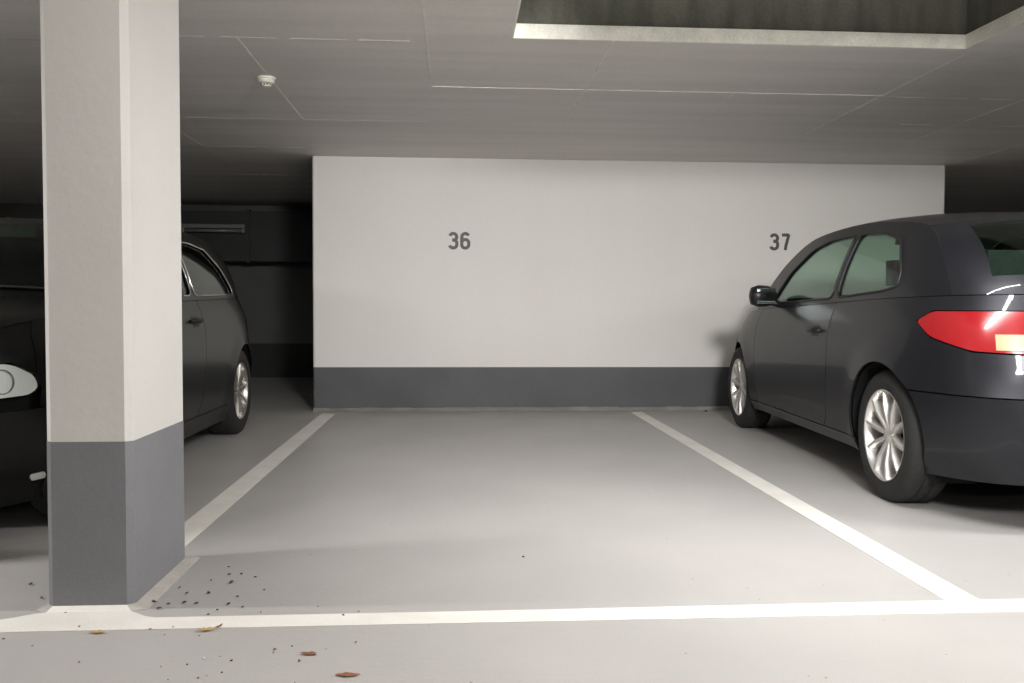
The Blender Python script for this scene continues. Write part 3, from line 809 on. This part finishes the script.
    grid_mesh('tailgate_frame', G3, PM, root, lambda i, j: not (3 <= i < 25 and 2 <= j < 15), .014, .0, up3)
    if p.get('spoiler'):
        m = MB(); a = [(q.x - .05, q.y * .93, q.z - .012) for q in rear]; b = [(q.x + .06, q.y * .95, q.z + .006) for q in rear]
        d = [(q.x - .045, q.y * .93, q.z - .035) for q in rear]; n = len(a); m.v = b + a + d
        for k in range(n - 1): m.f += [(k, k + 1, n + k + 1, n + k), (n + k, n + k + 1, 2 * n + k + 1, 2 * n + k), (2 * n + k, 2 * n + k + 1, k + 1, k)]
        m.f += [(0, n, 2 * n), (n - 1, 3 * n - 1, 2 * n - 1)]; m.i = [0] * len(m.f); m.build('spoiler', PM, root, True)
    if p.get('rails'):
        for s in (1, -1):
            pts = [(q.x, s * (q.y - .05), q.z + .055) for q in sidel[2:-2]]; pts = [(sidel[1].x, s * (sidel[1].y - .05), sidel[1].z + .015)] + pts + [(sidel[-1].x, s * (sidel[-1].y - .05), sidel[-1].z + .012)]
            MB().tube(pts, .013, 8).build('roof_rail', M['trim'] if not p['chrome_line'] else M['chrome'], root, True)
    # mirrors
    mx, mz = p['mirror']
    for s in (1, -1):
        q = c.S(mx, mz); m = MB(); rings = []; b0 = 0
        for yy, rx, rz, dx in ((0.0, .02, .016, .02), (.03, .05, .045, .01), (.07, .075, .07, 0), (.14, .078, .074, -.012), (.19, .06, .058, -.03), (.205, .02, .02, -.035)):
            for k in range(16):
                a = 2 * PI * k / 16; m.v.append((q.x + dx + rx * math.cos(a), s * (q.y + .015 + yy), q.z + .055 + rz * math.sin(a)))
        for r_ in range(5):
            for k in range(16):
                w_ = (k + 1) % 16; m.f.append((r_ * 16 + k, r_ * 16 + w_, r_ * 16 + 16 + w_, r_ * 16 + 16 + k)); m.i.append(0)
        m.f.append(tuple(5 * 16 + k for k in range(16))); m.i.append(0)
        m.tube([(q.x + .02, s * (q.y - .03), q.z - .01), (q.x + .01, s * (q.y + .08), q.z + .02)], .022, 8)
        mr = m.build('side_mirror', PM, root, True)
        b = MB().box(q.x - .082, q.x - .078, min(s * (q.y + .06), s * (q.y + .18)), max(s * (q.y + .06), s * (q.y + .18)), q.z + .005, q.z + .105); b.build('mirror_glass', M['mirror_glass'], mr)
    # underbody, floor, dashboard, seats
    m = MB().box(c.R(.5) + .25, c.F(.5) - .25, -c.W + .34, c.W - .34, .19, .30)
    m.box(xr + ra + .02, xf - ra - .02, -c.W + .07, c.W - .07, .19, .30)
    m.box(xf + ra + .03, c.F(.5) - .2, -c.W + .44, c.W - .44, .22, .5)
    m.box(c.R(.5) + .2, xr - ra - .03, -c.W + .40, c.W - .40, .24, .5)
    m.build('underbody', M['under'], root)
    MB().box(xf - .62, xf + .56, -.45, .45, .3, .68).build('engine_bay', M['under'], root); MB().box(xr - .44, xr + .45, -.50, .50, .3, .66).build('boot_floor', M['under'], root)
    m = MB().box(xe - .55, xe + .05, -.66, .66, .62, .84); m.build('dashboard', M['cloth'], root, bevel=.05, seg=3)
    m = MB(); pts = [(xe - .62 + .05 * math.cos(a), .36 + .18 * math.sin(a), .84 + .17 * math.cos(a)) for a in [2 * PI * k / 24 for k in range(25)]]
    m.tube(pts, .014, 8, cap=False); m.tube([(xe - .6, .36, .84), (xe - .4, .36, .78)], .03, 8).tube([(xe - .61, .20, .84), (xe - .61, .52, .84)], .016, 8).build('steering_wheel', M['trim'], root, True)
    seat(root, xe - 1.0, .36); seat(root, xe - 1.0, -.36); seat(root, p.get('bench', xe - 1.85), 0, 1.16)
    q = G[17][14]; MB().box(q.x - .10, q.x - .07, -.11, .11, q.z - .10, q.z - .035).tube([(q.x - .08, 0, q.z - .05), (q.x - .01, 0, q.z)], .012, 6).build('rearview_mirror', M['tube_off'], root, bevel=.008)
    # wheels
    for ax in (xf, xr):
        for s in (1, -1): make_wheel(root, ax, s * (c.W - .022 + .0), s, p['rw'], p['rim_r'], p['spokes'], p['rim_mat'])
    return c

W = {}
# dark grey three door hatchback
def a_door(c):
    a, r = c.p['door_front'], c.p['door_rear']; b = [(a + (r - a) * k / 8, c.belt(a + (r - a) * k / 8)) for k in range(9)]
    return [(a, .255), (r + .10, .255), (r + .04, .32), (r, .6)] + list(reversed(b))
def a_quarter(c):
    p = c.p; rw, ra, xr, r = p['rw'], p['ra'], p['xr'], p['door_rear']; asl = math.degrees(math.asin((.255 - rw) / ra)); abr = math.degrees(math.asin((p['bumper_top_rear'] - rw) / ra))
    t = p['taillight']; te = p['tailgate_edge']; zb = p['bumper_top_rear']
    top = [(te + (r - te) * k / 10, c.belt(te + (r - te) * k / 10)) for k in range(11)]
    return [(r + .10, .255)] + [(xr + ra * math.cos(math.radians(asl)), .255)] + circ(xr, rw, ra, asl, 180 - abr) + [(te, zb), (te, t[4][1]), t[5]] + t[:4] + top + [(r, .6), (r + .04, .32)]
hatch = dict(paint=M['grey_paint'], half_width=.875, xf=1.29, xr=-1.29, ra=.352, rw=.316, rim_r=.218, spokes=10, rim_mat=M['alloy_bright'], glass=M['glass_car'],
    belt=[(-2.8, .99), (-2.0, .985), (-1.2, .975), (-.4, .955), (.4, .935), (.95, .92), (1.6, .85), (2.1, .775), (2.6, .72), (3.1, .70)],
    w=[(.0, .88), (.2, .925), (.28, .965), (.45, .99), (.65, 1.0), (.82, .992), (.92, .965), (1.0, .935)],
    F=[(.2, 2.04), (.35, 2.14), (.6, 2.14), (.8, 2.11), (.93, 2.05), (1.0, 1.96)], R=[(.2, -1.98), (.35, -2.05), (.55, -2.06), (.62, -2.02), (.8, -1.98), (1.0, -1.90)],
    x0=.55, x1=-.75, nf=3.0, nr=4.4, tumble=.20, tumble2=.42, bumper_top=.50, bumper_top_rear=.56,
    headlight=[(1.93, .60), (2.15, .545), (2.50, .535), (2.52, .66), (2.25, .70), (1.93, .70)], taillight=None, tail_inner=None, tailgate_edge=None,
    grille=(.50, .70, .24), lower_grille=(.25, .42, .45), door_front=.80, door_rear=-.60,
    doors=[dict(poly=a_door, handle=(-.40, .80))], quarter=a_quarter, handle_paint=True, chrome_line=False, frame_paint=True,
    greenhouse=[(.98, .918), (.64, 1.18), (.34, 1.345), (.04, 1.395), (-.5, 1.405), (-1.0, 1.37), (-1.45, 1.315), (-1.66, 1.17), (-1.80, .984)],
    n_a=3, n_r=6, header=(.04, 1.395), roof_rear=(-1.45, 1.315), header_bow=.10, header_rise=.045, rear_bow=.10, rear_rise=.04, roof_bulge=.012,
    windows=[[(.58, .965), (.38, 1.16), (.12, 1.30), (-.12, 1.34), (-.52, 1.343), (-.52, .985), (.0, .972)],
             [(-.58, .988), (-.58, 1.341), (-.95, 1.318), (-1.22, 1.265), (-1.36, 1.10), (-1.36, 1.03), (-1.20, 1.012)]],
    hood_corner=2.30, cowl=(1.16, .955), hood_bulge=.035, mirror=(.40, .955), spoiler=True)
# wrap coordinates of the lights are measured from the middle of each end
_c = Car(dict(hatch), None)
te = _c.SR + .52
hatch['tailgate_edge'] = te
hatch['taillight'] = [(-1.70, .80), (-1.60, .87), (-1.70, .915), (te, .915), (te + .0, .735), (-1.90, .745)]
hatch['tail_inner'] = [(te + .012, .75), (te + .012, .82), (te + .16, .82), (te + .16, .75)]
f0 = _c.SF
hatch['headlight'] = [(f0 - .92, .60), (f0 - .70, .545), (f0 - .34, .535), (f0 - .32, .66), (f0 - .60, .70), (f0 - .92, .70)]
hatch['hood_corner'] = f0 - .62

root = empty('hatchback_car', (2.04 + .875 - .03 + .09, 5.265, 0), PI / 2 - math.radians(3.2))
tag(root, 'dark grey metallic hatchback parked nose to the wall, seen from behind', 'car')
build_car(root, hatch)

# black three door hatchback, nose out
black = dict(zs=.135, paint=M['black_paint'], half_width=.865, xf=1.26, xr=-1.26, ra=.342, rw=.312, rim_r=.205, spokes=9, rim_mat=M['alloy'], glass=M['glass_dark'],
    belt=[(-3.0, .99), (-2.0, .99), (-1.2, .985), (-.4, .965), (.4, .945), (.9, .925), (1.6, .87), (2.0, .80), (2.5, .735), (3.1, .71)],
    w=[(.0, .88), (.2, .925), (.28, .965), (.45, .99), (.65, 1.0), (.82, .992), (.92, .965), (1.0, .93)],
    F=[(.2, 2.02), (.35, 2.10), (.6, 2.10), (.72, 2.06), (.93, 2.03), (1.0, 1.95)], R=[(.2, -1.96), (.35, -2.05), (.55, -2.05), (.62, -2.0), (.8, -1.95), (1.0, -1.85)],
    x0=.60, x1=-.8, nf=2.9, nr=4.0, tumble=.22, tumble2=.36, bumper_top=.52, bumper_top_rear=.56,
    headlight=None, taillight=None, tailgate_edge=None, grille=(.52, .70, .30), lower_grille=(.25, .38, .55), door_front=.80, door_rear=-.30,
    doors=[dict(poly=a_door, handle=(-.13, .835))], quarter=a_quarter, handle_paint=False, chrome_line=True, frame_paint=False,
    greenhouse=[(.92, .923), (.62, 1.14), (.32, 1.30), (.04, 1.352), (-.4, 1.395), (-.9, 1.39), (-1.28, 1.33), (-1.56, 1.13), (-1.72, .99)],
    n_a=3, n_r=6, header=(.04, 1.352), roof_rear=(-1.28, 1.33), header_bow=.10, header_rise=.035, rear_bow=.08, rear_rise=.045, roof_bulge=.012,
    windows=[[(.52, .975), (.34, 1.12), (.08, 1.262), (-.10, 1.30), (-.22, 1.318), (-.22, .99), (.0, .985)],
             [(-.28, .99), (-.28, 1.322), (-.55, 1.33), (-.85, 1.305), (-1.10, 1.19), (-1.27, 1.04), (-1.26, 1.015)]],
    hood_corner=2.30, cowl=(1.10, .965), hood_bulge=.03, mirror=(.72, .93))
black['frame_paint'] = True
_c = Car(dict(black), None); te = _c.SR + .50; f0 = _c.SF
black['tailgate_edge'] = te
black['taillight'] = [(-1.86, .74), (-1.84, .82), (-1.86, .915), (te, .915), (te, .68), (-1.86, .68)]
black['headlight'] = [(f0 - .975, .600), (f0 - .93, .572), (f0 - .36, .56), (f0 - .34, .70), (f0 - .84, .703), (f0 - .95, .650)]
black['fog'] = round_poly([(f0 - 1.02, .225), (f0 - .945, .223), (f0 - .94, .256), (f0 - 1.01, .259)], .012)
black['hood_corner'] = f0 - .66
root = empty('hatchback_car', (-1.535 - .865, 6.40 - 1.26, 0), -PI / 2)
tag(root, 'black hatchback with chrome window line parked nose out behind the pillar', 'car')
build_car(root, black)

# ------------------------------------------------------------------ litter
def leaf(x, y, ln, rot, mat, label, curl=.4, wd=.42, name='dry_leaf', group=None, seed=0):
    r = random.Random(seed); n = 8; V = []; F = []
    for i in range(n + 1):
        t = i / n; w = ln * wd * .5 * math.sin(PI * min(1, t * .97 + .03)) ** .8 * (1 + r.uniform(-.25, .25)) + .0006
        z = .0006 + ln * curl * .16 * (2 * t - 1) ** 2 + r.uniform(0, .001)
        for q in (-1, -.5, 0, .5, 1): V.append(((t - .5) * ln, q * w, z + abs(q) * w * (.15 + curl * .35)))
    m_ = len(V); V += [(a, b, c_ + .0009) for a, b, c_ in V]
    for i in range(n):
        for q in range(4):
            a = i * 5 + q; F += [(a, a + 1, a + 6, a + 5)[::-1], (m_ + a, m_ + a + 1, m_ + a + 6, m_ + a + 5)]
    for i in range(n):
        for a, s in ((i * 5, 0), (i * 5 + 4, 1)):
            f = (a, a + 5, m_ + a + 5, m_ + a); F.append(f if s else f[::-1])
    o = mesh(name, V, F, mat, None, True); o.location = (x, y, .0024 if y > 2.46 and y < 2.62 else .0004); o.rotation_euler = (0, 0, rot); tag(o, label, 'leaf', group); return o
leaf(-.706, 2.470, .05, .15, M['leaf_yellow'], 'curled yellow leaf touching the long white line beside the pillar', .6, .34, seed=1)
leaf(-.676, 2.492, .03, 1.1, M['leaf_brown'], 'thin brown leaf stalk standing up beside the yellow leaf', .8, .25, seed=2)
leaf(-.388, 2.285, .042, -.1, M['leaf_brown'], 'reddish brown dry leaf on bare floor in front of the long white line', .5, .40, seed=3)
leaf(-.268, 2.146, .062, -.05, M['leaf_brown'], 'long flat brown leaf lowest on the floor, nearest the camera', .2, .30, seed=4)
leaf(-1.005, 2.470, .045, .0, M['leaf_yellow'], 'small yellow leaf on the white line directly before the pillar', .2, .35, seed=5)
leaf(-1.665, 5.05, .05, .5, M['leaf_brown'], 'tiny brown leaf on the shaded floor beside the black car', .3, .5, seed=6)

def lump(x, y, r, mat, label, group, seed, name='leaf_crumb', cat='debris'):
    rn = random.Random(seed); bm = bmesh.new(); bmesh.ops.create_icosphere(bm, subdivisions=1, radius=r * .8)
    for v in bm.verts: v.co *= rn.uniform(.6, 1.25); v.co.z *= .55
    me = bpy.data.meshes.new(name); bm.to_mesh(me); bm.free(); o = link(name, me, mat); o.location = (x, y, r * .5 + .001); o.rotation_euler = (0, 0, rn.uniform(0, 6)); o.scale = (1.5, .9, 1)
    return tag(o, label, cat, group)
G1 = 'dark crumbs beside the pillar foot'
spots = [(-.935, 2.72, .009), (-.90, 2.66, .007), (-.885, 2.70, .006), (-.84, 2.71, .007), (-.80, 2.70, .0065), (-.79, 2.80, .007), (-.745, 2.90, .010), (-.775, 2.99, .006), (-.735, 2.995, .006),
         (-.70, 2.69, .007), (-.65, 2.66, .0055), (-.72, 2.64, .005), (-.86, 2.80, .006), (-.82, 2.93, .005), (-.68, 2.96, .005), (-.62, 2.82, .0045), (-.90, 2.86, .005), (-.80, 3.08, .005), (-.69, 2.76, .005)]
for k, (x, y, r) in enumerate(spots): lump(x, y, r, M['crumb'], 'small dark leaf crumb among those beside the pillar foot', G1, 50 + k)
G2 = 'tiny brown crumbs scattered on the front floor'
rr = random.Random(3)
for k in range(34):
    x = rr.uniform(-1.42, -.25); y = rr.uniform(2.05, 2.66)
    lump(x, y, rr.uniform(.0025, .0048), M['crumb'] if k % 3 else M['leaf_brown'], 'tiny brown crumb scattered on the floor in front of the pillar and bay', G2, 90 + k)
for k, (x, y, r) in enumerate([(-1.40, 2.92, .008), (-1.52, 2.78, .007), (-1.36, 2.99, .006), (-1.30, 2.78, .006)]):
    lump(x, y, r, M['leaf_brown'] if k != 1 else M['crumb'], 'brown crumb on the floor on the black car side of the pillar', 'brown crumbs left of the pillar', 150 + k)
lump(-.655, 2.27, .005, M['paper'], 'tiny white scrap on the floor between the leaves', None, 171, 'paper_scrap', 'debris')
lump(2.235, 7.60, .017, M['crumb'], 'dark crumb on the floor at the wall foot beside the grey car', None, 172, 'dirt_crumb')
lump(.25, 3.15, .006, M['crumb'], 'single dark crumb in the middle of the empty bay', None, 173, 'dirt_crumb')

# ------------------------------------------------------------------ camera and world
cam = bpy.data.cameras.new('camera'); co = bpy.data.objects.new('camera', cam); COL.objects.link(co)
f, pitch, yaw, roll = 864.7, .0375, .0648, .0038
cam.sensor_fit = 'HORIZONTAL'; cam.sensor_width = 36; cam.lens = f * 36 / 1024; cam.clip_start = .05
cy, sy, cp, sp = math.cos(yaw), math.sin(yaw), math.cos(pitch), math.sin(pitch)
Fv = Vector((sy * cp, cy * cp, -sp)); Rv = Vector((cy, -sy, 0)); Uv = Rv.cross(Fv)
R2 = Rv * math.cos(roll) + Uv * math.sin(roll); U2 = Uv * math.cos(roll) - Rv * math.sin(roll)
co.matrix_world = Matrix(((R2.x, U2.x, -Fv.x, 0), (R2.y, U2.y, -Fv.y, 0), (R2.z, U2.z, -Fv.z, .9161), (0, 0, 0, 1)))
sc_ = bpy.context.scene; sc_.camera = co
w = bpy.data.worlds.new('world'); sc_.world = w; w.use_nodes = True
w.node_tree.nodes['Background'].inputs[0].default_value = (.9, .95, 1, 1); w.node_tree.nodes['Background'].inputs[1].default_value = .02
vs = sc_.view_settings; vs.view_transform = 'Standard'; vs.look = 'None'; vs.exposure = 0.0; vs.gamma = 1; vs.use_curve_mapping = False
